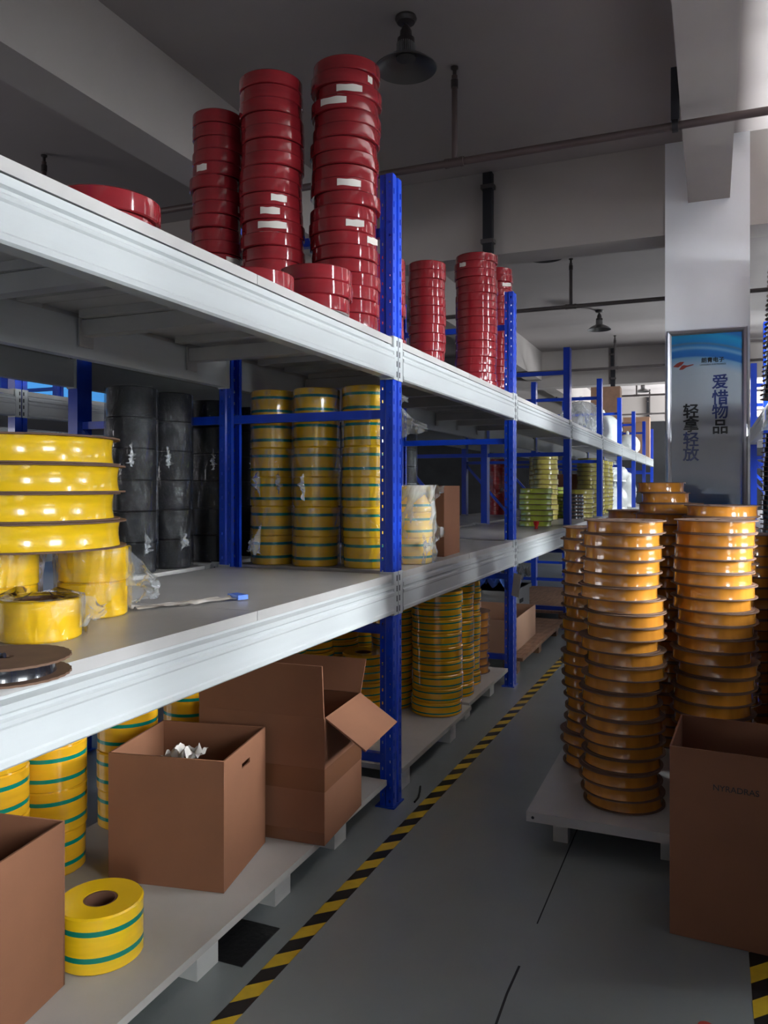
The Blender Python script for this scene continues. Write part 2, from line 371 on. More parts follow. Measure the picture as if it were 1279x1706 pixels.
# high bay lamps
def hb_parts():
    b = MB(); b.lathe([(0.001, 0), (0.052, 0), (0.055, -0.012), (0.045, -0.03), (0.012, -0.036), (0.010, -0.055), (0.001, -0.055)], 24, closed=False); mount = b.mesh('mount', 'lamp_dark')
    b = MB(); b.lathe([(0.001, -0.05), (0.018, -0.05), (0.030, -0.075), (0.032, -0.105), (0.044, -0.112), (0.044, -0.14), (0.001, -0.14)], 20, closed=False); neck = b.mesh('neck', 'lamp_dark')
    b = MB(); b.lathe([(0.001, -0.139), (0.030, -0.139), (0.032, -0.2), (0.001, -0.2)], 20, closed=False)
    for i in range(26):
        a = 2 * PI * i / 26; c, s_ = math.cos(a), math.sin(a)
        b.bar((c * 0.042, s_ * 0.042, -0.139), (c * 0.044, s_ * 0.044, -0.2), 0.004, 0.02)
    fins = b.mesh('heat_sink', 'lamp_metal', 0)
    b = MB(); b.lathe([(0.035, -0.196), (0.06, -0.2), (0.11, -0.225), (0.150, -0.255), (0.158, -0.262), (0.155, -0.264), (0.108, -0.229), (0.058, -0.204), (0.035, -0.2)], 48); shade = b.mesh('shade', 'lamp_shade')
    b = MB(); b.lathe([(0.001, -0.204), (0.05, -0.204), (0.05, -0.212), (0.001, -0.214)], 24, closed=False); lens = b.mesh('lens', 'lens_glass')
    return [('mount', mount), ('neck', neck), ('heat_sink', fins), ('shade', shade), ('lens', lens)]
HB = hb_parts()
for x, y, nm in ((-1.43, 3.72, 'nearest high bay lamp with grey dish shade on the ceiling'), (-1.42, 7.3, 'high bay lamp half hidden behind the nearest cross beam'),
                 (-1.40, 10.9, 'small high bay lamp second in full view on the ceiling'), (-1.42, 14.7, 'far high bay lamp against the bright ceiling'), (-1.42, 18.4, 'farthest high bay lamp by the last pipe')):
    t = thing('ceiling_lamp', nm, 'lamp', (x, y, ZC), group='high bay lamps')
    for n_, me in HB: link(n_, me, t)

# ------------------------------------------------------------------ racks
HP = 2.405
D1, D2 = 0.889, 1.785          # deck tops
def post_mesh():
    # 0.09 wide (y), 0.055 deep (x: -0.055..0, front at 0); slotted side plates and a grooved front
    b = MB(); w = 0.045; d = 0.055; t = 0.0022
    front = [(-w, 0), (-0.012, 0), (-0.009, -0.007), (0.009, -0.007), (0.012, 0), (w, 0)]
    # front strip with slots in its two flats
    zs = [0.02 + 0.05 * i for i in range(48)]
    def plate(p0, p1, holes, nx, ny):
        # vertical plate from p0 to p1 (xy), holes = list of (u0,u1,h) columns along the width in metres
        p0 = Vector((*p0, 0)); p1 = Vector((*p1, 0)); L = (p1 - p0).length; u = (p1 - p0) / L
        edges = [0.0]
        for (a, c, hh, off) in holes: edges += [a, c]
        edges.append(L)
        for i in range(len(edges) - 1):
            a, c = edges[i], edges[i + 1]
            col = [q for q in holes if abs(q[0] - a) < 1e-6]
            def quad(z0, z1):
                A = p0 + u * a; B = p0 + u * c; N = Vector((nx, ny, 0)) * t
                vs = [(A.x, A.y, z0), (B.x, B.y, z0), (B.x, B.y, z1), (A.x, A.y, z1)]
                b.add(vs, [(0, 1, 2, 3)])
            if not col: quad(0, HP); continue
            hh, off = col[0][2], col[0][3]; z = 0.0
            for zc in zs:
                zc += off
                if zc - hh / 2 < 0.005 or zc + hh / 2 > HP - 0.01: continue
                quad(z, zc - hh / 2); z = zc + hh / 2
            quad(z, HP)
    fl_ = [(0.008, 0.016, 0.022, 0.02)]
    plate((0, -w), (0, -0.012), fl_, 1, 0)
    plate((0, 0.012), (0, w), [(0.016, 0.024, 0.022, 0.02)], 1, 0)
    for a, c in (((0, -0.012), (-0.007, -0.009)), ((-0.007, -0.009), (-0.007, 0.009)), ((-0.007, 0.009), (0, 0.012))):
        b.add([(a[0], a[1], 0), (c[0], c[1], 0), (c[0], c[1], HP), (a[0], a[1], HP)], [(0, 1, 2, 3)])
    for s in (-1, 1):
        plate((0, s * w), (-0.028, s * w), [(0.010, 0.017, 0.012, 0.0)], 0, s)
        b.add([(-0.028, s * w, 0), (-0.034, s * (w - 0.006), 0), (-0.034, s * (w - 0.006), HP), (-0.028, s * w, HP)], [(0, 1, 2, 3)])
        plate((-0.034, s * (w - 0.006)), (-d, s * (w - 0.006)), [(0.008, 0.013, 0.011, 0.02)], 0, s)
        b.add([(-d, s * (w - 0.006), 0), (-d, s * 0.02, 0), (-d, s * 0.02, HP), (-d, s * (w - 0.006), HP)], [(0, 1, 2, 3)])
    me = bpy.data.meshes.new('post'); me.from_pydata(b.v, [], b.f); me.materials.append(MATS['blue_paint'])
    return me
POST = post_mesh()
def simple_post():
    b = MB(); b.box(-0.055, 0, -0.045, -0.012, 0, HP); b.box(-0.055, 0, 0.012, 0.045, 0, HP); b.box(-0.055, -0.007, -0.012, 0.012, 0, HP)
    return b.mesh('post', 'blue_paint', 0)
SPOST = simple_post()
BPLATE = boxmesh('foot_plate', 'blue_paint', (-0.07, 0.008, -0.052, 0.052, 0, 0.005))
PROF = [(0, 0), (0.040, 0), (0.046, 0.005), (0.046, 0.016), (0.0435, 0.020), (0.0435, 0.070), (0.0465, 0.075), (0.0465, 0.083), (0.040, 0.088), (0.040, 0.094), (0.046, 0.099), (0.046, 0.112), (0.03, 0.118), (0.03, 0.124), (0, 0.124)]
cache = {}
def beam_mesh(L):
    k = ('beam', round(L, 3))
    if k not in cache:
        b = MB(); b.prism_y([(x - 0.043, z) for x, z in PROF], 0, L); cache[k] = b.mesh('beam', 'white_paint', 30)
    return cache[k]
def conn_mesh(s):
    # beam end connector: an L of two plates with three dark slots; s=+1 for the end at low y (plate lies on the post at y<0)
    k = ('conn', s)
    if k not in cache:
        b = MB(); y0, y1 = (-0.043, -0.004) if s > 0 else (0.004, 0.043)
        b.box(0.0005, 0.0045, y0, y1, 0, 0.165)
        ye = (0.0455, 0.0485) if s < 0 else (-0.0485, -0.0455)
        b.box(-0.052, 0.0045, ye[0], ye[1], 0, 0.165)
        for zz in (0.022, 0.062, 0.10, 0.14):
            yc = y1 - 0.010 if s > 0 else y0 + 0.010
            b.box(0.0046, 0.0052, yc - 0.004, yc + 0.004, zz - 0.011, zz + 0.011, 1)
        yy = (ye[1], ye[1] + 0.0006) if s < 0 else (ye[0] - 0.0006, ye[0])
        for zz in (0.025, 0.14): b.box(-0.034, -0.016, yy[0], yy[1], zz - 0.004, zz + 0.004, 1)
        cache[k] = b.mesh('connector', ['white_paint', 'slot_dark'], 0)
    return cache[k]
def deck_mesh(W, L):
    k = ('deck', round(W, 3), round(L, 3))
    if k not in cache:
        b = MB(); e = 0.0015
        b.box(-W, 0, e, L - e, -0.010, 0)                       # sheet; x from -W to 0 (front)
        b.box(-0.004, 0.0, e, L - e, -0.026, -0.010); b.box(-W, -W + 0.004, e, L - e, -0.026, -0.010)   # folded lips
        cache[k] = b.mesh('deck_panel', 'deck_paint', 0)
    return cache[k]
def rib_mesh(W):
    k = ('rib', round(W, 3))
    if k not in cache:
        b = MB(); b.prism_y([(-0.02, 0), (0.02, 0), (0.014, -0.022), (-0.014, -0.022)], -W + 0.05, -0.05)
        me = b.mesh('rib', 'deck_paint', 0); me.transform(Matrix.Rotation(-PI / 2, 4, 'Z')); cache[k] = me
    return cache[k]
def rib2(W):
    k = ('rib2', round(W, 3))
    if k not in cache:
        b = MB(); b.box(-W + 0.05, -0.05, -0.02, 0.02, -0.034, -0.0105); cache[k] = b.mesh('rib', 'deck_paint', 0)
    return cache[k]
def sup_mesh(W):
    k = ('sup', round(W, 3))
    if k not in cache:
        b = MB(); b.box(-W + 0.047, -0.047, -0.022, 0.022, -0.085, -0.036)
        for x0, x1 in ((-W + 0.044, -W + 0.05), (-0.05, -0.044)): b.box(x0, x1, -0.03, 0.03, -0.12, -0.03)
        cache[k] = b.mesh('deck_support', 'deck_paint', 0)
    return cache[k]

def rack(name, label, xf, xr, ys, facing=1, detail=3, levels=(D1, D2), diag=True, rear=True):
    """ys: frame positions. facing=+1: the front looks to +x. Built in place; front plane xf, rear plane xr."""
    t = thing(name, label, 'rack', (xf, ys[0], 0), (0, 0, 0 if facing > 0 else PI))
    W = abs(xf - xr)
    yl = [(y - ys[0]) * facing for y in ys]
    if facing < 0: yl = yl[::-1]
    for i, y in enumerate(yl):
        pm = POST if i < detail else SPOST
        for x, rz in ((0, 0), (-W, PI))[:2 if rear else 1]:
            p = link('post', pm, t, (x, y, 0.005), (0, 0, rz)); link('foot_plate', BPLATE, p, (0, 0, -0.0049))
        for z in (0.173, 0.67, 1.50, 2.20):
            b = ('br', round(W, 3), rear)
            if b not in cache: cache[b] = boxmesh('brace', 'blue_paint', (-W + (0.04 if rear else -0.046), -0.04, -0.014, 0.014, -0.017, 0.017))
            link('brace', cache[b], t, (0, y, z))
        if diag:
            k = ('dg', round(W, 3))
            if k not in cache:
                q = MB(); q.bar((-W + 0.045, 0, -0.38), (-0.045, 0, 0.38), 0.02, 0.03); cache[k] = q.mesh('diagonal_brace', 'blue_paint', 0)
            link('diagonal_brace', cache[k], t, (0, y + 0.001, 1.09))
    for i in range(len(yl) - 1):
        y0, y1 = yl[i] + 0.0485, yl[i + 1] - 0.0485; L = y1 - y0
        for z in levels:
            for x, rz in ((0, 0), (-W, PI)):
                bm_ = link('beam', beam_mesh(L), t, (x + (0.006 if rz == 0 else -0.006), y0 if rz == 0 else y1, z - 0.152), (0, 0, rz))
                link('connector', conn_mesh(-1), bm_, (-0.006, -0.0485, -0.006)); link('connector', conn_mesh(1), bm_, (-0.006, L + 0.0485, -0.006))
            npan = 2 if L > 1.2 else 1
            pl = (L + 0.0) / npan
            for k in range(npan):
                dp = link('deck_panel', deck_mesh(W - 0.02, pl), t, (-0.002, y0 + k * pl, z))
                if i < detail:
                    for q in range(4): link('rib', rib2(W - 0.02), dp, (0, pl * (q + 0.5) / 4, 0))
            if i < detail:
                for yy in (0.32, 0.58, 0.87):
                    link('deck_support', sup_mesh(W), t, (0, y0 + L * yy, z))
    return t

Y1 = [0.80, 2.807, 4.76, 6.83, 8.93, 10.95, 13.0, 15.05, 17.1]
XF, XRR = -1.115, -1.895
rack('storage_rack', 'long blue and white rack along the left of the aisle', XF, XRR, Y1, 1, 3, diag=False)
rack('storage_rack', 'blue rack back to back behind the aisle rack, its far side dark', -2.715, -1.945, [0.80, 2.807, 4.76, 6.83, 8.93, 10.95, 13.0], -1, 0, levels=(D1, D2 + 0.04), rear=False)
rack('storage_rack', 'far left rack beyond the second aisle with grey beams', -3.75, -4.55, [1.4, 3.45, 5.5, 7.5, 9.5], 1, 0)
rack('storage_rack', 'farthest left rack in front of the light blue window', -6.0, -6.8, [3.9, 6.0, 8.0, 10.0], 1, 0)
rack('storage_rack', 'rack behind the pillar on the right of the aisle', 0.345, 1.12, [0.2, 2.25, 4.3, 6.33, 8.4, 10.4, 12.4], -1, 0)

# ------------------------------------------------------------------ rolls and spools
def striped(R, H, m, hole=0.42, stripes=(0.27, 0.73), sw=0.095, bulge=0.004):
    k = ('striped', R, H, m, hole)
    if k in cache: return cache[k]
    rh = R * hole; pr = []; ms = []
    c = 0.004
    pr = [(rh, 0.0), (R - c, 0.0), (R, c)]; ms = [0, 0]
    for s in stripes:
        z0, z1 = H * (s - sw / 2), H * (s + sw / 2)
        pr += [(R, z0), (R, z1)]; ms += [0, 1]
    pr += [(R, H - c), (R - c, H), (rh + 0.01, H - 0.0015), (rh, H - 0.0015)]; ms += [0, 0, 0, 0]
    ms = [0, 0]; seg = []
    for i in range(len(pr) - 1):
        zi, zj = pr[i][1], pr[i + 1][1]
        g = any(abs(zi - H * (s - sw / 2)) < 1e-6 and abs(zj - H * (s + sw / 2)) < 1e-6 for s in stripes)
        seg.append(1 if g else 0)
    seg.append(0)
    b = MB(); b.lathe(pr, 48, seg); w = b.mesh('winding', [m, 'green_stripe'])
    b = MB(); b.lathe([(rh - 0.0005, 0.001), (rh - 0.0005, H - 0.003), (rh - 0.006, H - 0.003), (rh - 0.006, 0.001)], 32); co = b.mesh('core', 'core_board')
    cache[k] = [('winding', w), ('core', co)]
    return cache[k]
def plain(R, H, m, hole=0.62):
    k = ('plain', R, H, m)
    if k in cache: return cache[k]
    rh = R * hole; c = 0.003
    b = MB(); b.lathe([(rh, 0), (R - c, 0), (R, c), (R + 0.0008, H / 2), (R, H - c), (R - c, H), (rh, H)], 48); w = b.mesh('winding', m)
    b = MB(); b.lathe([(rh - 0.0005, 0.001), (rh - 0.0005, H - 0.001), (rh - 0.005, H - 0.001), (rh - 0.005, 0.001)], 32); co = b.mesh('core', 'core_board')
    cache[k] = [('winding', w), ('core', co)]
    return cache[k]
def flange_mesh(R, th, holes=True, jag=0.0):
    k = ('fl', R, th, holes, jag)
    if k in cache: return cache[k]
    cu = bpy.data.curves.new('tmp', 'CURVE'); cu.dimensions = '2D'; cu.fill_mode = 'BOTH'; cu.extrude = th / 2
    def loop(pts):
        sp = cu.splines.new('POLY'); sp.points.add(len(pts) - 1); sp.use_cyclic_u = True
        for p, q in zip(sp.points, pts): p.co = (q[0], q[1], 0, 1)
    n = 64
    loop([((R + (jag if i % 2 else 0)) * math.cos(2 * PI * i / n), (R + (jag if i % 2 else 0)) * math.sin(2 * PI * i / n)) for i in range(n)])
    loop([(R * 0.13 * math.cos(2 * PI * i / 20), R * 0.13 * math.sin(2 * PI * i / 20)) for i in range(20)])
    if holes:
        for a in (0.5, 2.6, 4.7):
            ca, sa = math.cos(a), math.sin(a)
            loop([(ca * R * 0.45 - sa * u + ca * v, sa * R * 0.45 + ca * u + sa * v) for u, v in ((-0.022, -0.006), (0.022, -0.006), (0.022, 0.006), (-0.022, 0.006))])
    me = curve_to_mesh(cu, 'flange', 'flange_board', Matrix.Translation((0, 0, th / 2)))
    cache[k] = me
    return me
def spool(R, H, m, fr=1.09, th=0.0035, jag=0.0, cave=0.0015, flm='flange_board', holes=True):
    k = ('spool', R, H, m, fr)
    if k in cache: return cache[k]
    rh = R * 0.35
    z0, z1 = th, H - th
    b = MB(); b.lathe([(rh, z0)] + [(R - cave * (1 - (2 * q / 8 - 1) ** 2), z0 + (z1 - z0) * q / 8) for q in range(9)] + [(rh, z1)], 48, closed=False); w = b.mesh('winding', m)
    f = flange_mesh(round(R * fr, 4), th, holes, jag)
    cache[k] = [('winding', w, (0, 0, 0)), ('flange', f, (0, 0, 0)), ('flange', f, (0, 0, H - th))]
    return cache[k]

def put(name, parts, label, cat, group, loc, rz=0.0, tilt=(0, 0)):
    t = thing(name, label, cat, loc, (tilt[0], tilt[1], rz), group)
    for p in parts: link(p[0], p[1], t, p[2] if len(p) > 2 else (0, 0, 0))
    return t
def stack(name, cat, what, where, group, parts, x, y, z, n, H, jit=0.004, gap=0.0006, lean=(0, 0), single=None, rz0=0.0):
    out = []
    for i in range(n):
        k = n - 1 - i
        lab = f'{what}, {ordinal(k)} {where}' if n > 1 else f'{what} {where}'
        dx = rnd.uniform(-jit, jit) + lean[0] * i / max(1, n - 1); dy = rnd.uniform(-jit, jit) + lean[1] * i / max(1, n - 1)
        out.append(put(name, parts, lab, cat, group, (x + dx, y + dy, z + i * (H + gap)), rz0 + rnd.uniform(-3, 3)))
    return out

# dark red rolls on the top deck
LABEL_M = {}
def paper_patch(R, H, ang, arc, z0, z1, curl=0.0):
    b = MB(); n = 8
    vs = []
    for i in range(n + 1):
        a = ang + arc * i / n; r = R + 0.0018 + curl * (i / n) ** 2
        vs += [(r * math.cos(a), r * math.sin(a), z0 + 0.0012 * math.sin(i * 0.9)), (r * math.cos(a), r * math.sin(a), z1 + 0.0012 * math.sin(i * 1.3 + 1))]
    b.add(vs, [(2 * i, 2 * i + 2, 2 * i + 3, 2 * i + 1) for i in range(n)])
    return b.mesh('paper_label', 'paper_white')
def towards_cam(x, y): return math.atan2(-y, -x)
def red_stack(where, x, y, n, R, H=0.047, labels=(), jit=0.006, lean=(0, 0), z=D2):
    ts = stack('red_tape_roll', 'tape roll', 'dark red roll', where, 'dark red tape rolls on the top deck', plain(R, H, 'red_tape'), x, y, z + 0.001, n, H, jit, lean=lean)
    for (k, off, arc, curl) in labels:
        t = ts[n - 1 - k]
        a = towards_cam(x, y) + off - t.rotation_euler[2]
        lo = link('paper_label', paper_patch(R, H, a, arc, H * 0.28, H * 0.78, curl), t); lo['label'] = 'pale paper sticker'
    return ts
red_stack('of leftmost tall red stack on the top deck', -1.708, 2.48, 17, 0.093, labels=((4, -0.95, 0.5, 0), (7, 0.85, 0.5, 0), (11, 0.35, 0.75, 0)), jit=0.008)
red_stack('of middle tall red stack on the near top deck', -1.484, 2.50, 19, 0.114, labels=((9, 0.0, 0.5, 0), (10, -0.35, 0.6, 0), (11, -0.5, 0.9, 0)), jit=0.006)
red_stack('of the tallest red stack beside the near post', -1.236, 2.60, 20, 0.122, labels=((1, 0.75, 0.2, 0), (2, -0.35, 0.75, 0), (3, -0.75, 0.8, 0), (9, -0.2, 0.7, 0), (12, 0.1, 0.5, 0.012), (13, 0.75, 0.4, 0.01)), jit=0.009)
ts = red_stack('of the low stack by the post', -1.215, 2.315, 3, 0.120, jit=0.006)
red_stack('lying alone at the top deck edge left of the low stack', -1.235, 1.98, 1, 0.115)
red_stack('of the pair far along the top deck', -1.31, 1.44, 2, 0.125)
red_stack('of red stack just behind the near post', -1.30, 3.045, 8, 0.115)
red_stack('of narrow red stack right of the near post', -1.40, 3.95, 13, 0.098, H=0.0468, jit=0.004)
red_stack('of wide red stack left of the second post', -1.28, 4.48, 17, 0.122, H=0.0455, labels=((1, -0.8, 0.35, 0),), lean=(-0.0, 0.0))
red_stack('of red stack half hidden behind the wide one', -1.34, 5.22, 19, 0.10, H=0.0468, labels=((2, 0.35, 0.5, 0.02),))

# yellow rolls with green stripes
YS = dict(name='striped_tape_roll', cat='tape roll')
def ystack(where, x, y, z, n, R, H, m='yellow_tape', group='yellow striped rolls', jit=0.004, **k):
    return stack('striped_tape_roll', 'tape roll', 'striped yellow roll', where, group, striped(R, H, m, **k), x, y, z + 0.001, n, H, jit)
g = 'bagged yellow rolls behind the near post'
COLS = [('of left bagged column', -1.757, 2.965, 0.092), ('of middle bagged column', -1.548, 2.965, 0.096), ('of right bagged column', -1.318, 2.985, 0.102)]
for w, x, y, R in COLS: ystack(w + ' seen through the rack frame', x, y, D1, 6, R, 0.123, 'yellow_bright', g, 0.003)
ystack('of bagged stack right of the near post', -1.21, 3.215, D1, 3, 0.093, 0.11, 'yellow_bright')
# under the lower deck, near bay
g = 'yellow rolls under the near shelf'
ystack('of stack in the lower left corner', -1.745, 1.50, 0.12, 5, 0.10, 0.1215, group=g)
ystack('of stack left behind the middle box', -1.772, 1.735, 0.12, 5, 0.098, 0.1215, group=g)
ystack('of stack behind the open middle box', -1.785, 2.075, 0.12, 5, 0.096, 0.1215, group=g)
ystack('of stack in the dark behind the two boxes', -1.785, 2.415, 0.12, 5, 0.098, 0.1215, group=g)
ystack('lying alone on the pallet between the boxes', -1.335, 1.462, 0.12, 1, 0.098, 0.128, 'yellow_bright', hole=0.40)
# second bay under the shelf
g = 'thin yellow rolls under the second bay'
H6 = 0.0655
for w, x, y, n, R in (('of the front stack right of the near post', -1.246, 3.67, 9, 0.1235), ('of stack close behind the front stack', -1.285, 4.02, 9, 0.120), ('of stack third along the pallet edge', -1.305, 4.262, 9, 0.108),
                      ('of stack seen on both sides of the near post', -1.492, 3.68, 8, 0.104), ('of rear stack beyond the frame braces', -1.74, 3.86, 8, 0.105), ('of short rear stack beyond the frame braces', -1.74, 3.58, 6, 0.105),
                      ('of rear stack behind the open flap box', -1.745, 3.30, 8, 0.105), ('of rear stack close by the frame', -1.74, 3.02, 8, 0.105), ('of low stack before the rear stacks', -1.50, 3.36, 5, 0.10)):
    ystack(w, x, y, 0.12, n, R, H6, group=g, sw=0.10, stripes=(0.25, 0.75))

# left end of the shelf: flanged yellow spools on bagged rolls
g = 'bagged plain yellow rolls on the shelf'
for w, x, y, n, R in (('of bagged pair under the spools, nearer the wall', -1.480, 1.59, 2, 0.086), ('of bagged pair under the spools, by the frame edge', -1.612, 1.425, 2, 0.085), ('bagged at the shelf edge before the spools', -1.362, 1.302, 1, 0.087)):
    stack('yellow_tape_roll', 'tape roll', 'plain yellow roll', w, g, striped(R, 0.0885, 'yellow_bright', stripes=(), hole=0.6), x, y, D1 + 0.001, n, 0.0885, 0.003)
stack('yellow_spool', 'tape spool', 'wide yellow spool between card flanges', 'on the left shelf end', 'wide yellow spools', spool(0.212, 0.067, 'yellow_bright', 1.07, 0.004, cave=0.004), -1.56, 1.455, D1 + 0.182, 4, 0.067, 0.012)
# black spool on the shelf edge
t = put('black_spool', spool(0.083, 0.032, 'black_tape', 1.28, 0.004, jag=0.0022, holes=False), 'black spool with brown card flanges lying at the shelf edge', 'tape spool', None, (-1.14, 1.015, D1 + 0.002), 0.4)
b = MB(); b.tube([(0.013 * math.cos(q * 0.7), 0.008 + 0.017 * math.sin(q * 0.7), 0.018 + q * 0.0026) for q in range(8)], 0.005, 8); link('loose_end', b.mesh('loose_end', 'black_tape'), t)

# amber spools on the right pallet
AM = spool(0.128, 0.0437, 'amber_tape', 1.07, 0.0035)
AMS = spool(0.095, 0.0437, 'amber_tape', 1.07, 0.0035)
g = 'amber spools on the right pallet'
for w, x, y, n in (('of front left pallet stack', -0.287, 2.84, 22), ('of front right pallet stack', 0.008, 2.985, 22), ('of left rear stack behind the front one', -0.415, 3.20, 21),
                   ('of stack behind front right one', 0.028, 3.33, 23), ('of stack before the board, rear pallet rows', -0.180, 3.62, 23), ('of farthest left pallet stack', -0.345, 4.07, 22), ('of rear right pallet stack', 0.14, 3.76, 20), ('of hidden middle pallet stack', -0.14, 3.165 + 0.02, 18)):
    if 'hidden' in w: continue
    stack('amber_spool', 'tape spool', 'amber spool', w, g, AM, x, y, 0.131, n, 0.0437, 0.012, rz0=1.0)
put('amber_spool', AMS, 'smaller amber spool crowning the stack before the board', 'tape spool', g, (-0.185, 3.60, 0.131 + 23 * 0.0443 + 0.001), 0.3)
put('amber_spool', AMS, 'upper small amber spool crowning the stack before the board', 'tape spool', g, (-0.205, 3.60, 0.131 + 23 * 0.0443 + 0.0455), 1.3)

# amber spools under the second bay, lime, gold and black ones further on
stack('amber_spool', 'tape spool', 'dark amber spool', 'of low stack left of the second post foot', 'amber spools under the second bay', spool(0.118, 0.0445, 'amber_tape', 1.06, 0.0035), -1.345, 4.545, 0.121, 8, 0.0445, 0.004)
stack('lime_spool', 'tape spool', 'lime green spool', 'of stack beside the third post', 'lime spools on the shelf', spool(0.135, 0.045, 'lime_tape', 1.04, 0.003), -1.37, 6.62, D1 + 0.001, 7, 0.045, 0.008)
stack('lime_spool', 'tape spool', 'lime green spool', 'of stack behind the third post', 'lime spools on the shelf', spool(0.12, 0.036, 'lime_tape', 1.04, 0.003), -1.56, 8.42, D1 + 0.001, 9, 0.036, 0.012)
BK = spool(0.105, 0.036, 'black_tape', 1.05, 0.003, holes=False)
stack('black_spool', 'tape spool', 'black spool', 'of stack between third and fourth posts', 'black spools on the far shelf', BK, -1.33, 8.30, D1 + 0.001, 7, 0.036, 0.004)
GD = spool(0.125, 0.05, 'gold_tape', 1.04, 0.003, holes=False)
for w, x, y, n in (('of gold stack beside the fourth post', -1.30, 8.66, 6), ('of gold stack behind the black spools', -1.56, 8.02, 13), ('of gold stack at the rear of the third bay', -1.75, 8.70, 13), ('of gold stack just past the fourth post', -1.32, 9.30, 13),
                   ('of gold stack midway past the fourth post', -1.32, 9.75, 13), ('of gold stack before the fifth post', -1.32, 10.25, 13), ('of gold stack nearest the fifth post', -1.32, 10.65, 13)):
    stack('gold_spool', 'tape spool', 'gold spool', w, 'gold spools on the far shelf', GD, x, y, D1 + 0.001, n, 0.05, 0.008)
# black rolls in bags, second rack and the right rack
BR = striped(0.092, 0.118, 'black_matte', stripes=())
g = 'bagged black rolls in the rear rack'
BLK = [('of left column in the rear rack', -2.07, 2.43, 6), ('of middle column in the rear rack', -2.07, 2.655, 6), ('of column behind the frame in the rear rack', -2.07, 2.97, 6),
       ('of first column behind the small box', -2.07, 3.30, 6), ('of second column behind the small box', -2.07, 3.62, 6), ('of third column behind the small box', -2.07, 3.95, 6),
       ('of fourth column behind the small box', -2.07, 4.25, 6), ('of fifth column behind the small box', -2.07, 4.55, 6), ('of sixth column behind the small box', -2.07, 5.0, 6), ('of seventh column behind the small box', -2.07, 5.34, 6),
       ('of deep column beyond the middle column', -2.29, 2.68, 6), ('of deep column beyond the frame', -2.32, 2.99, 6), ('of deep column behind the first column', -2.32, 3.4, 6), ('of deep column behind the third column', -2.32, 3.9, 6), ('of deep column behind the fourth column', -2.32, 4.4, 6),
       ('of farthest column past the far post', -2.56, 3.0, 6), ('of farthest column further past the far post', -2.56, 3.35, 6)]
for w, x, y, n in BLK:
    stack('black_tape_roll', 'tape roll', 'bagged black roll', w, g, BR, x, y, D1 + 0.001, n, 0.118, 0.002)
BS = spool(0.125, 0.030, 'black_tape', 1.10, 0.0025, jag=0.002, holes=False)
for w, x, y, z, n, ln in (('on top deck of the right rack', 0.43, 5.66, D2, 29, (0.05, 0)), ('on middle deck of the right rack', 0.425, 5.62, D1, 22, (0.01, 0)), ('on middle deck beyond, right rack', 0.475, 5.95, D1, 21, (0, 0)), ('on floor pallet of the right rack', 0.44, 5.6, 0.12, 19, (0, 0))):
    stack('black_spool', 'tape spool', 'black ribbed spool', w, 'black spools of the right rack', BS, x, y, z + 0.001, n, 0.030, 0.006, lean=ln)

# ------------------------------------------------------------------ plastic bags
def bag_mesh(R, H, seed, n=44, m=14, amp=0.16, top=False, matname='clear_film'):
    b = MB(); o = Vector((seed * 3.1, seed * 1.7, 0))
    for j in range(m + 1):
        zz = H * j / m
        for i in range(n):
            a = 2 * PI * i / n; c, s = math.cos(a), math.sin(a)
            q = noise.noise(Vector((c * 2.2, s * 2.2, zz * 16)) + o) * 0.5 + abs(noise.noise(Vector((c * 5, s * 5, zz * 34)) + o * 2)) * 0.5
            r = R * 1.055 + max(0, q) * R * amp
            b.v.append((r * c, r * s, zz + (0 if j in (0, m) else 0.006 * noise.noise(Vector((c * 4, s * 4, zz * 8)) + o))))
    for j in range(m):
        for i in range(n):
            i2 = (i + 1) % n
            b.f.append([j * n + i, j * n + i2, (j + 1) * n + i2, (j + 1) * n + i]); b.m.append(0)
    if top:
        k = len(b.v)
        for i in range(n):
            a = 2 * PI * i / n; r = R * 0.45 + 0.02 * noise.noise(Vector((math.cos(a) * 3, math.sin(a) * 3, 5)) + o)
            b.v.append((r * math.cos(a), r * math.sin(a), H + 0.012 + 0.02 * noise.noise(Vector((math.cos(a) * 2, math.sin(a) * 2, 9)) + o)))
        for i in range(n):
            i2 = (i + 1) % n; b.f.append([m * n + i, m * n + i2, k + i2, k + i]); b.m.append(0)
    return b.mesh('film', matname, 60)
def flap_mesh(L, W, seed, drop=0.0, matname='milky_film', nu=12, nv=8):
    """a loose end of film: starts at the origin W wide (z) and runs out to a crumpled point along +x"""
    b = MB(); o = Vector((seed * 2.3, 1.1, seed))
    for i in range(nu + 1):
        u = i / nu; w = W * (1 - 0.75 * u)
        for j in range(nv + 1):
            v = j / nv - 0.5
            b.v.append((L * u, 0.028 * noise.noise(Vector((u * 4, v * 5, 0)) + o) * (0.3 + u), v * w - drop * u + 0.02 * noise.noise(Vector((u * 3, v * 2, 4)) + o)))
    for i in range(nu):
        for j in range(nv):
            k = i * (nv + 1) + j; b.f.append([k, k + 1, k + nv + 2, k + nv + 1]); b.m.append(0)
    return b.mesh('loose_end', matname, 70)
seedc = [0]
def bag(label, x, y, z, R, H, flaps=(), matname='clear_film', top=False, group=None, amp=0.16):
    seedc[0] += 1
    t = thing('plastic_bag', label, 'plastic bag', (x, y, z), group=group)
    link('film', bag_mesh(R, H, seedc[0], top=top, matname=matname, amp=amp), t)
    for (ang, zz, L, W, drop) in flaps:
        a = towards_cam(x, y) + ang
        link('loose_end', flap_mesh(L, W, seedc[0] + ang, drop), t, (R * 1.06 * math.cos(a), R * 1.06 * math.sin(a), zz), (0, 0, a))
    return t
g = 'clear bags round the yellow rolls'
lv = ['lowest', 'middle', 'upper']
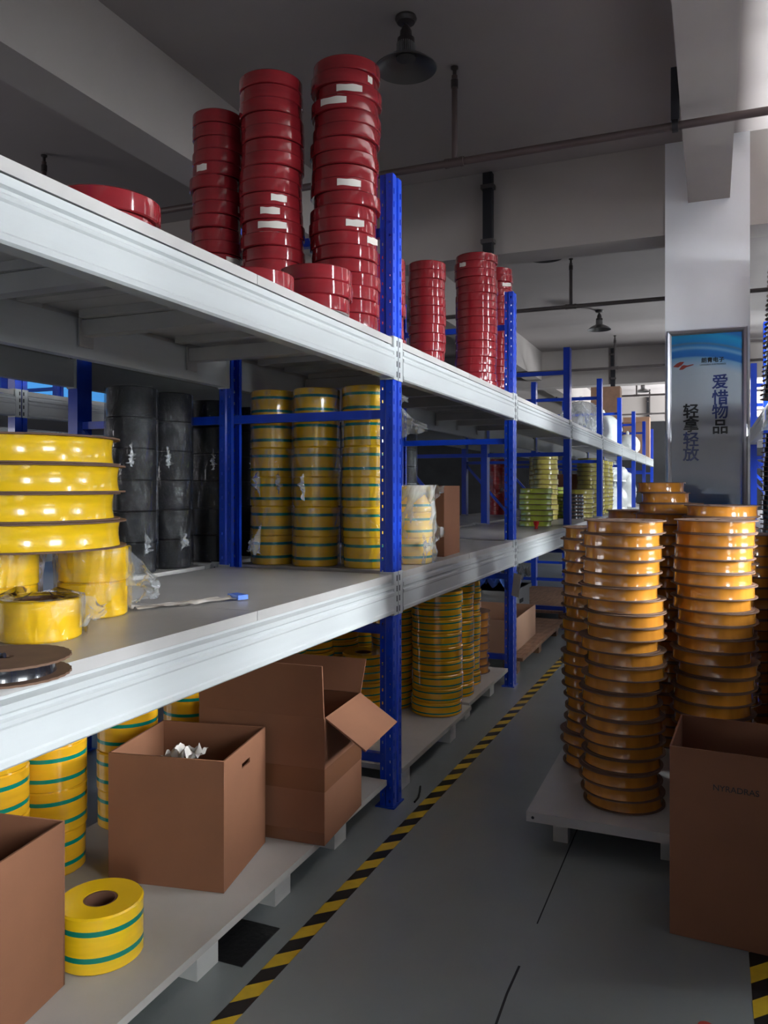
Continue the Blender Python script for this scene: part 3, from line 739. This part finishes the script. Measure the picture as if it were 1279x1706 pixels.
for ci, (w, x, y, R) in enumerate(COLS):
    for k in range(3):
        fl_ = []
        if (ci, k) == (0, 0): fl_ = [(-0.55, 0.10, 0.10, 0.13, 0.02)]
        if (ci, k) == (0, 1): fl_ = [(-0.6, 0.10, 0.05, 0.11, 0.0), (0.2, 0.10, 0.04, 0.1, 0.01)]
        if (ci, k) == (1, 1): fl_ = [(-0.5, 0.09, 0.04, 0.11, 0.01)]
        if (ci, k) == (2, 2): fl_ = [(1.45, 0.11, 0.14, 0.14, 0.04), (1.2, 0.20, 0.07, 0.08, 0.01)]
        bag(f'clear bag round yellow rolls, {lv[k]} of the {("left", "middle", "right")[ci]} column', x, y, D1 + 0.003 + k * 0.2472, R, 0.241, fl_, group=g, amp=0.07)
bag('cloudy white bag round yellow rolls right of the near post', -1.21, 3.215, D1 + 0.003, 0.095, 0.335, [(0.9, 0.29, 0.07, 0.10, -0.03), (1.15, 0.13, 0.05, 0.10, 0.0), (0.5, 0.085, 0.04, 0.09, 0.0)], 'milky_film', amp=0.25)
for w, x, y, n in BLK[:10]:
    where = w[3:]
    bag('clear bag round black rolls, ' + where, x, y, D1 + 0.003, 0.094, n * 0.1187, [(-1.2, 0.3, 0.05, 0.14, 0.02), (0.5, 0.12, 0.04, 0.1, 0.02), (0.0, 0.45, 0.03, 0.1, 0.02)] if x > -2.2 else [], 'thin_film', group='clear bags round the black rolls', amp=0.10)
bag('clear bag round yellow pair at the shelf back', -1.480, 1.59, D1 + 0.003, 0.089, 0.172, [(1.0, 0.12, 0.09, 0.10, 0.03), (1.1, 0.05, 0.08, 0.06, -0.01)])
bag('clear bag round yellow pair at the frame edge', -1.612, 1.425, D1 + 0.003, 0.088, 0.172, [])
bag('clear bag over the front yellow roll at the shelf edge', -1.362, 1.302, D1 + 0.003, 0.090, 0.087, [(1.0, 0.06, 0.06, 0.08, 0.0)], top=True)

# red bagged spools far through the rack
stack('red_spool', 'tape spool', 'bright red spool', 'of bagged stack far through the rear rack', 'bright red bagged spools', plain(0.10, 0.05, 'red_plastic'), -2.34, 9.15, D1 + 0.001, 13, 0.05, 0.004)
bag('cloudy bag round the bright red spools', -2.34, 9.15, D1 + 0.003, 0.104, 0.69, [], 'clear_film')
put('red_spool', plain(0.10, 0.06, 'red_plastic'), 'red spool in the far left rack beside the dark post', 'tape spool', None, (-3.98, 4.55, D1 + 0.47))
t = thing('storage_carton', 'pale carton under the red spool in the far left rack', 'carton', (-3.98, 4.55, D1 + 0.001))
link('carton_body', boxmesh('carton_body', 'cardboard_light', (-0.14, 0.14, -0.14, 0.14, 0, 0.463)), t); link('carton_tape', boxmesh('carton_tape', 'pack_tape', (-0.141, 0.141, -0.025, 0.025, 0.2, 0.4635)), t)

# ------------------------------------------------------------------ cardboard boxes
def carton(name, label, loc, rz, L, W, H, m='cardboard', flaps=(), hole=None, tape=False, text=None):
    """open box: local x 0..L, y 0..W, z 0..H; panels are parts. hole: side panel with hand slot. flaps: (side, angle, length)"""
    T = 0.005
    t = thing(name, label, 'box', loc, (0, 0, rz))
    slot = [[(-0.03, H * 0.82), (0.03, H * 0.82), (0.03, H * 0.82 + 0.014), (-0.03, H * 0.82 + 0.014)]]
    def panel(w, holes): return plate_mesh('side_panel', w, H, T, m, holes)
    sides = {'front': (L, (L / 2, T / 2, 0), 0), 'back': (L, (L / 2, W - T / 2, 0), 0), 'left': (W - 2 * T - 0.0006, (T / 2, W / 2, 0), PI / 2), 'right': (W - 2 * T - 0.0006, (L - T / 2, W / 2, 0), PI / 2)}
    for s_, (w, l, r) in sides.items():
        link('side_panel', panel(w, slot if hole == s_ else []), t, l, (0, 0, r))
    link('bottom_panel', boxmesh('bottom_panel', m, (T, L - T, T, W - T, 0.001, T)), t)
    for s_, ang, fl_ in flaps:
        w, l, r = sides[s_]
        b = MB(); b.box(-w / 2 + 0.002, w / 2 - 0.002, -T / 2, T / 2, 0, fl_)
        out = {'front': -1, 'back': 1, 'left': -1, 'right': 1}[s_]
        fm = b.mesh('flap', m, 0)
        if s_ in ('front', 'back'): fm.transform(Matrix.Rotation(-out * ang, 4, 'X'))
        else: fm.transform(Matrix.Rotation(out * ang, 4, 'X') if False else Matrix.Rotation(out * ang, 4, 'X'))
        link('flap', fm, t, (l[0], l[1], H + 0.0005), (0, 0, r if s_ in ('front', 'back') else r + (PI if False else 0)))
    if tape:
        link('tape_strip', boxmesh('tape_strip', 'pack_tape', (0, L, -0.0007, -0.0002, H * 0.42, H * 0.60)), t)
        link('tape_strip', boxmesh('tape_strip', 'pack_tape', (0, L, -0.0007, -0.0002, 0, H * 0.10)), t)
        link('tape_strip', boxmesh('tape_strip', 'pack_tape', (L + 0.0002, L + 0.0007, 0, W, H * 0.42, H * 0.60)), t)
    if text:
        cu = bpy.data.curves.new('tmp', 'FONT'); cu.body = text; cu.size = 0.022; cu.extrude = 0.0004; cu.align_x = 'CENTER'
        link('printed_mark', curve_to_mesh(cu, 'printed_mark', 'ink_black', Matrix.Rotation(PI / 2, 4, 'X')), t, (0.165, -0.0006, H * 0.80))
    return t
def ang2(a, b): return math.atan2(b[1] - a[1], b[0] - a[0])
# local +x runs along the near face to the right, near right corner = (L, 0)
def carton_at(corner, rz, L, W, H, z, **k):
    c, s = math.cos(rz), math.sin(rz)
    return carton('cardboard_box', k.pop('label'), (corner[0] - L * c, corner[1] - L * s, z), rz, L, W, H, **k)
DZ = 0.121
carton_at((-1.262, 1.336 - 0.36), math.radians(9), 0.36, 0.36, 0.362, DZ, label='open brown box nearest the camera at the lower left')
carton_at((-1.217, 1.795), math.radians(10.5), 0.345, 0.315, 0.356, DZ, hole='right', label='open brown box with a hand slot on the pallet, paper inside')
carton_at((-1.093, 2.150), math.radians(4), 0.44, 0.325, 0.388, DZ, flaps=(('front', 0.10, 0.165), ('right', 2.15, 0.16), ('back', 0.5, 0.12)), tape=True, label='large taped brown box with raised flaps beside the near post')
carton_at((0.27, 2.262), math.radians(-3), 0.377, 0.33, 0.512, 0.001, label='brown open box standing on the floor before the amber pallet', text='NYRADRAS')
carton_at((-1.163, 3.525), math.radians(2), 0.215, 0.28, 0.335, D1 + 0.001, label='brown box on the shelf right of the near post', m='cardboard_dark' if False else 'cardboard')
carton_at((-1.45, 9.45), 0.05, 0.36, 0.32, 0.48, D1 + 0.001, label='brown box behind the lime spools')
carton_at((-1.25, 12.05), 0.03, 0.42, 0.36, 0.92, D2 + 0.001, label='tall dark brown box on the far top deck', m='cardboard_dark')
carton_at((-1.14, 16.4), 0.03, 0.5, 0.5, 0.82, D2 + 0.001, label='light brown box on the farthest top deck', m='cardboard_light', flaps=(('front', 2.6, 0.12),))
carton_at((-1.2, 5.06), 0.02, 0.42, 0.80, 0.22, 0.121, label='low brown box on a wooden pallet behind the second post', m='cardboard_light')
def blocker_carton(label, x, y, z, L, W, H, m):
    t = thing('storage_carton', label, 'carton', (x, y, z), group='unseen light-blocking cartons in the right rack')
    link('carton_body', boxmesh('carton_body', m, (-L / 2, L / 2, -W / 2, W / 2, 0, H)), t)
    link('carton_tape', boxmesh('carton_tape', 'pack_tape', (-0.025, 0.025, -W / 2 - 0.0008, W / 2 + 0.0008, H - 0.07, H + 0.0008)), t)
for i, y in enumerate((1.5, 2.75, 3.5, 4.75)):  # unseen cartons added to block low window light
    w = ('first', 'second', 'third', 'fourth', 'fifth', 'sixth', 'seventh', 'eighth', 'ninth')[i]
    blocker_carton(f'unseen light-blocking carton on the floor of the right rack, {w} from its near end', 0.74, y, 0.001, 0.6, 0.6, 0.70, 'cardboard_dark')
    if i not in (1,): blocker_carton(f'unseen light-blocking carton on the right rack deck, {w} from its near end', 0.74, y, D1 + 0.001, 0.58, 0.58, 0.70, 'cardboard_dark')
# crumpled paper in the middle box
def crumple(nx, ny, w, d, amp, seed, matname, name='sheet', th=0):
    b = MB(); o = Vector((seed, seed * 2, 0))
    for i in range(nx + 1):
        for k in range(ny + 1):
            u, v = i / nx - 0.5, k / ny - 0.5
            b.v.append((u * w, v * d, amp * (0.5 + noise.noise(Vector((u * 5, v * 4, 0)) + o) + 0.4 * noise.noise(Vector((u * 12, v * 10, 3)) + o))))
    for i in range(nx):
        for k in range(ny):
            q = i * (ny + 1) + k; b.f.append([q, q + ny + 1, q + ny + 2, q + 1]); b.m.append(0)
    return b.mesh(name, matname, 50)
t = thing('crumpled_paper', 'crumpled white paper in the middle open box', 'paper', (-1.40, 1.87, DZ + 0.315)); link('sheet', crumple(10, 10, 0.10, 0.09, 0.035, 4, 'paper_white'), t)
t = thing('paper_strip', 'flattened white plastic strip on the near shelf deck', 'packaging', (-1.355, 1.81, D1 + 0.003), (0, 0, math.radians(64)))
link('strip', crumple(18, 6, 0.30, 0.055, 0.012, 9, 'paper_white', 'strip'), t)
link('blue_end', boxmesh('blue_end', 'blue_film', (0.152, 0.185, -0.03, 0.03, 0.001, 0.014)), t)['label'] = 'blue end'

# ------------------------------------------------------------------ pallets
def pallet(label, x0, x1, y0, y1, blocks, z=0.12, th=0.02, m='pallet_white', bm='block_white', xs=None, boards=1, bw=0.09, bl=0.09):
    t = thing('low_pallet', label, 'pallet', (x0, y0, 0))
    L = y1 - y0
    for k in range(boards):
        link('board', boxmesh('board', m, (0, x1 - x0, L * k / boards + (0.003 if k else 0), L * (k + 1) / boards - 0.003, z - th, z)), t)
    for y in blocks:
        for x in (xs or (0.03, (x1 - x0) / 2, x1 - x0 - 0.055 - bw)):
            link('block', boxmesh('block', bm, (x, x + bw, y - y0 - bl / 2, y - y0 + bl / 2, 0.0, z - th)), t)
    return t
pallet('whitewashed pallet under the boxes in the near bay', -1.86, -1.125, 0.86, 2.73, (0.95, 1.28, 1.655, 2.03, 2.42), xs=(0.05, 0.60))
pallet('whitewashed pallet under the yellow rolls in the second bay', -1.86, -1.115, 2.865, 3.82, (2.99, 3.62), xs=(0.05, 0.62))
pallet('whitewashed pallet at the far end of the second bay', -1.86, -1.14, 3.86, 4.69, (4.0, 4.5), xs=(0.05, 0.58))
pallet('brown wooden pallet in the third bay', -1.86, -1.12, 5.0, 6.6, (5.1, 5.8, 6.5), th=0.022, m='wood', bm='wood', boards=12, xs=(0.05, 0.60))
pallet('brown wooden pallet in the fourth bay', -1.86, -1.12, 7.0, 8.7, (7.1, 7.8, 8.6), th=0.022, m='wood', bm='wood', boards=12, xs=(0.05, 0.60))
t = pallet('grey white steel pallet under the amber spools', -0.575, 0.32, 2.62, 4.32, (2.75, 4.15), z=0.13, th=0.004, m='deck_paint', bm='deck_paint', xs=(0.07, 0.42, 0.78), bw=0.05, bl=0.05)
link('edge_lip', boxmesh('edge_lip', 'deck_paint', (0, 0.895, 0, 0.004, 0.098, 0.126), (0, 0.004, 0.004, 1.7, 0.098, 0.126)), t)
b = MB(); b.tube([(0.022, -0.0012, 0.113), (0.022, 0.0005, 0.113)], 0.005, 12); link('bolt_hole', b.mesh('bolt_hole', 'slot_dark'), t)
t = thing('grey_crate', 'grey crate in the third bay with a blue bag on it', 'crate', (-1.6, 6.2, 0.121))
b = MB(); b.box(-0.2, 0.2, -0.3, 0.3, 0, 0.30); b.box(-0.215, 0.215, -0.315, 0.315, 0.27, 0.30); link('crate_body', b.mesh('crate_body', 'grey_crate', 0), t)
b = MB(); b.box(0.2005, 0.203, -0.06, 0.06, 0.18, 0.21); link('grip', b.mesh('grip', 'slot_dark', 0), t)
t = thing('plastic_sheet', 'crumpled blue plastic on the grey crate', 'plastic bag', (-1.55, 6.05, 0.455)); link('sheet', crumple(16, 12, 0.3, 0.35, 0.09, 3, 'blue_film'), t)
t = thing('plastic_sheet', 'crumpled clear plastic behind the blue plastic', 'plastic bag', (-1.55, 6.42, 0.46)); link('sheet', crumple(16, 12, 0.3, 0.3, 0.12, 5, 'milky_film'), t)

# far sacks, wrapped goods
def sack(label, x, y, z, rx, ry, h, seed, matname, cat='sack'):
    b = MB(); n, m = 28, 14; o = Vector((seed * 5.0, 0, seed))
    for j_ in range(m + 1):
        v = j_ / m; zz = h * v
        sh = (math.sin(PI * min(1, 0.12 + v * 0.88)) ** 0.35) if j_ < m else 0.05
        if j_ == 0: sh = 0.86
        for i in range(n):
            a = 2 * PI * i / n; c, s = math.cos(a), math.sin(a)
            q = 1 + 0.16 * noise.noise(Vector((c * 2, s * 2, zz * 6)) + o) + 0.06 * noise.noise(Vector((c * 6, s * 6, zz * 20)) + o)
            b.v.append((rx * c * sh * q, ry * s * sh * q, zz))
    for j_ in range(m):
        for i in range(n):
            i2 = (i + 1) % n; b.f.append([j_ * n + i, j_ * n + i2, (j_ + 1) * n + i2, (j_ + 1) * n + i]); b.m.append(0)
    b.f.append(list(range(n))[::-1]); b.m.append(0)
    t = thing('goods_sack', label, cat, (x, y, z)); link('sack_body', b.mesh('sack_body', matname, 60), t)
    q = MB(); q.lathe([(0.02, h * 0.98), (0.03, h + 0.02), (0.015, h + 0.06), (0.001, h + 0.06)], 10, closed=False); link('tied_neck', q.mesh('tied_neck', matname), t)
    return t
sack('big cloudy plastic sack on the far top deck', -1.50, 9.95, D2 + 0.001, 0.27, 0.36, 0.50, 1, 'milky_film')
sack('white plastic sack beside the cloudy one on top', -1.42, 11.45, D2 + 0.001, 0.24, 0.32, 0.46, 2, 'sack_white')
sack('small white sack on the top deck before the light box', -1.35, 14.2, D2 + 0.001, 0.2, 0.3, 0.34, 3, 'sack_white')
for i, (y, z, h, w) in enumerate(((11.45, D1, 0.34, 'lower white sack just past the fifth post'), (11.45, D1 + 0.41, 0.24, 'upper white sack just past the fifth post'), (12.35, D1, 0.34, 'lower white sack left of the sixth post'), (12.35, D1 + 0.41, 0.24, 'upper white sack left of the sixth post'), (13.7, D1, 0.6, 'white sack behind the sixth post'))):
    sack(w, -1.36, y, z + 0.001, 0.20, 0.36, h, 6 + i, 'sack_white')

# small things on decks
t = thing('black_coil', 'short black coil lying on the shelf left of second post', 'coil', (-1.50, 4.42, D1 + 0.031), (0, PI / 2, 0.3))
b = MB(); b.lathe([(0.012, -0.05), (0.03, -0.05), (0.03, -0.04), (0.024, -0.035), (0.024, 0.035), (0.03, 0.04), (0.03, 0.05), (0.012, 0.05)], 24); link('coil_body', b.mesh('coil_body', 'black_tape'), t)
b = MB(); b.tube([(0.0, 0.0, -0.055), (0.0, 0.0, 0.055)], 0.011, 10); link('coil_core', b.mesh('coil_core', 'slot_dark'), t)
t = thing('red_clip', 'small red plastic piece before the lime spools', 'clip', (-1.27, 6.15, D1 + 0.001))
b = MB(); b.lathe([(0.001, 0), (0.016, 0), (0.012, 0.02), (0.02, 0.035), (0.024, 0.06), (0.001, 0.064)], 14, closed=False); link('clip_body', b.mesh('clip_body', 'red_plastic'), t)
t = thing('hang_tag', 'white card tag hanging on the second post', 'tag', (-1.088, 4.69, 0.63), (0.0, math.radians(9), math.radians(-28)))
link('card', boxmesh('card', 'paper_white', (-0.03, 0.03, -0.0008, 0.0008, -0.075, 0.065)), t)
b = MB(); b.tube([(0, 0, 0.06), (0, 0.004, 0.09), (0.0, 0.0, 0.13)], 0.0015, 6); link('string', b.mesh('string', 'ink_black'), t)

# floor things
t = thing('floor_tape', 'black and yellow hazard tape along the left rack foot', 'floor tape', (-1.02, 0, 0)); b = MB(); b.box(-0.025, 0.025, 0.6, 17, 0.0002, 0.001); link('strip', b.mesh('strip', 'hazard_print', 0), t)
t.rotation_euler = (0, 0, math.radians(-0.75)); t.location = (-1.047, 0, 0)
t = thing('floor_tape', 'black and yellow hazard tape at the lower right corner', 'floor tape', (0.115, 0, 0)); b = MB(); b.box(-0.026, 0.026, 0.6, 5.4, 0.0002, 0.001); link('strip', b.mesh('strip', 'hazard_print', 0), t)
t = thing('glue_board', 'black rectangular pad on the floor under the near pallet', 'floor pad', (-1.21, 1.806, 0), (0, 0, 0))
link('pad', boxmesh('pad', 'black_pad', (-0.10, 0.11, -0.103, 0.085, 0.0003, 0.003)), t)
t = thing('black_strap', 'short bent black strap on the floor by the near post', 'strap', (-1.07, 2.93, 0))
b = MB(); b.tube([(0.012, -0.085, 0.004), (0.012, -0.04, 0.005), (0.0, 0.01, 0.006), (-0.02, 0.07, 0.005)], 0.004, 6); link('strap', b.mesh('strap', 'black_pad'), t)
t = thing('floor_sticker', 'dark red round sticker on the floor at bottom edge', 'sticker', (-0.012, 1.92, 0)); b = MB(); b.lathe([(0.001, 0.0008), (0.018, 0.0008), (0.018, 0.0002)], 20, closed=False); link('disc', b.mesh('disc', 'logo_red', 0), t)

# ------------------------------------------------------------------ notice board on the pillar
BW, BH = 0.505, 1.28
t = thing('notice_board', 'framed blue and grey notice board hung on the pillar', 'notice board', (-0.034, 5.745, 1.005))
def fbar(L):
    b = MB(); b.prism_y([(0, 0), (0.032, 0), (0.032, 0.012), (0.022, 0.024), (0.010, 0.030), (0, 0.022)], 0, L); return b
for k in range(4):
    L = BH if k % 2 == 0 else BW
    m_ = MB(); w_ = 0.032
    prof = [(0, 0), (0.0, 0.026), (0.008, 0.034), (0.022, 0.028), (w_, 0.014), (w_, 0)]
    vs = []
    for (e, s_) in ((0, 1), (L, -1)):
        for p, d in prof: vs.append((p, -d, e + s_ * p))
    n = len(prof)
    m_.add(vs, [list(range(n)), list(range(n, 2 * n))[::-1]] + [(i, (i + 1) % n, n + (i + 1) % n, n + i) for i in range(n)])
    me = m_.mesh('frame_bar', 'alu_frame', 20)
    if k == 0: M = Matrix.Translation((-BW / 2, 0, 0))
    elif k == 2: M = Matrix.Translation((BW / 2, 0, 0)) @ Matrix.Scale(-1, 4, (1, 0, 0))
    elif k == 1: M = Matrix.Translation((-BW / 2, 0, BH)) @ Matrix.Rotation(PI / 2, 4, 'Y')
    else: M = Matrix.Translation((-BW / 2, 0, 0)) @ Matrix.Scale(-1, 4, (0, 0, 1)) @ Matrix.Rotation(PI / 2, 4, 'Y')
    me.transform(M)
    if k in (2, 3): me.flip_normals()
    link('frame_bar', me, t)
pr = link('print_panel', boxmesh('print_panel', 'board_print', (-BW / 2 + 0.02, BW / 2 - 0.02, -0.006, 0.02, 0.02, BH - 0.02)), t)
link('glass', boxmesh('glass', 'clear_pane', (-BW / 2 + 0.025, BW / 2 - 0.025, -0.0125, -0.0105, 0.025, BH - 0.025)), t)
link('hanging_plate', boxmesh('hanging_plate', 'alu_frame', (-0.12, 0.12, 0.02, 0.044, BH - 0.2, BH - 0.15), (-0.12, 0.12, 0.02, 0.044, 0.15, 0.2)), t)
def text(body, x, z, size, m, name='character', bold=0.0022):
    cu = bpy.data.curves.new('tmp', 'FONT'); cu.body = body; cu.size = size; cu.extrude = 0.0004; cu.align_x = 'CENTER'; cu.align_y = 'CENTER'; cu.bevel_depth = bold; cu.bevel_resolution = 0
    link(name, curve_to_mesh(cu, name, m, Matrix.Rotation(PI / 2, 4, 'X')), pr, (x, -0.0066, z))
def bx(px): return (px - 1177.5) / 1310 * 5.36 / 0.985
def bz(py): return 1.22 - (py - 811) / 1310 * 5.36 - 1.005
for c, py, m_ in (('爱', 640, 'ink_blue_reflection'), ('惜', 666, 'ink_blue_reflection'), ('物', 689, 'ink_blue_reflection'), ('品', 714, 'ink_black')): text(c, bx(1198), bz(py), 0.104, m_)  # blue against black lettering is reflection in the glass put into the ink colour
for c, py, m_ in (('轻', 687, 'ink_black'), ('拿', 710, 'ink_black'), ('轻', 734, 'ink_blue_reflection'), ('放', 758, 'ink_blue_reflection')): text(c, bx(1154), bz(py), 0.104, m_)
text('朗青电子', bx(1187), bz(602.5), 0.036, 'ink_black', 'company_line', 0.0009)
text('LANGQING ELECTRONICS', bx(1187), bz(609.5), 0.0135, 'ink_black', 'small_line', 0.0002)
b = MB(); P = lambda l: [(bx(1110 + x / 9.136), -0.0066, bz(550 + y / 9.136)) for x, y in l]
for poly in ([(150, 552), (200, 505), (250, 480), (310, 482), (275, 530), (225, 562)], [(235, 600), (270, 545), (300, 530), (350, 540), (430, 525), (445, 535), (340, 565), (290, 600)]):
    b.add(P(poly), [list(range(len(poly)))])
link('logo_mark', b.mesh('logo_mark', 'logo_red', 0), pr)

# label strip on the right rack's upper beam
t = thing('shelf_label', 'white and blue label strip on the right rack beam', 'label', (0.333, 5.55, 1.70))
link('label_card', boxmesh('label_card', 'paper_white', (-0.0015, 0, -0.14, 0.55, -0.035, 0.04)), t)
link('blue_field', boxmesh('blue_field', 'blue_film', (-0.0025, -0.0016, 0.22, 0.36, -0.03, 0.035)), t)
link('printed_mark', boxmesh('printed_mark', 'ink_black', (-0.0025, -0.0016, 0.06, 0.17, -0.012, 0.002), (-0.0025, -0.0016, 0.10, 0.15, 0.010, 0.02)), t)
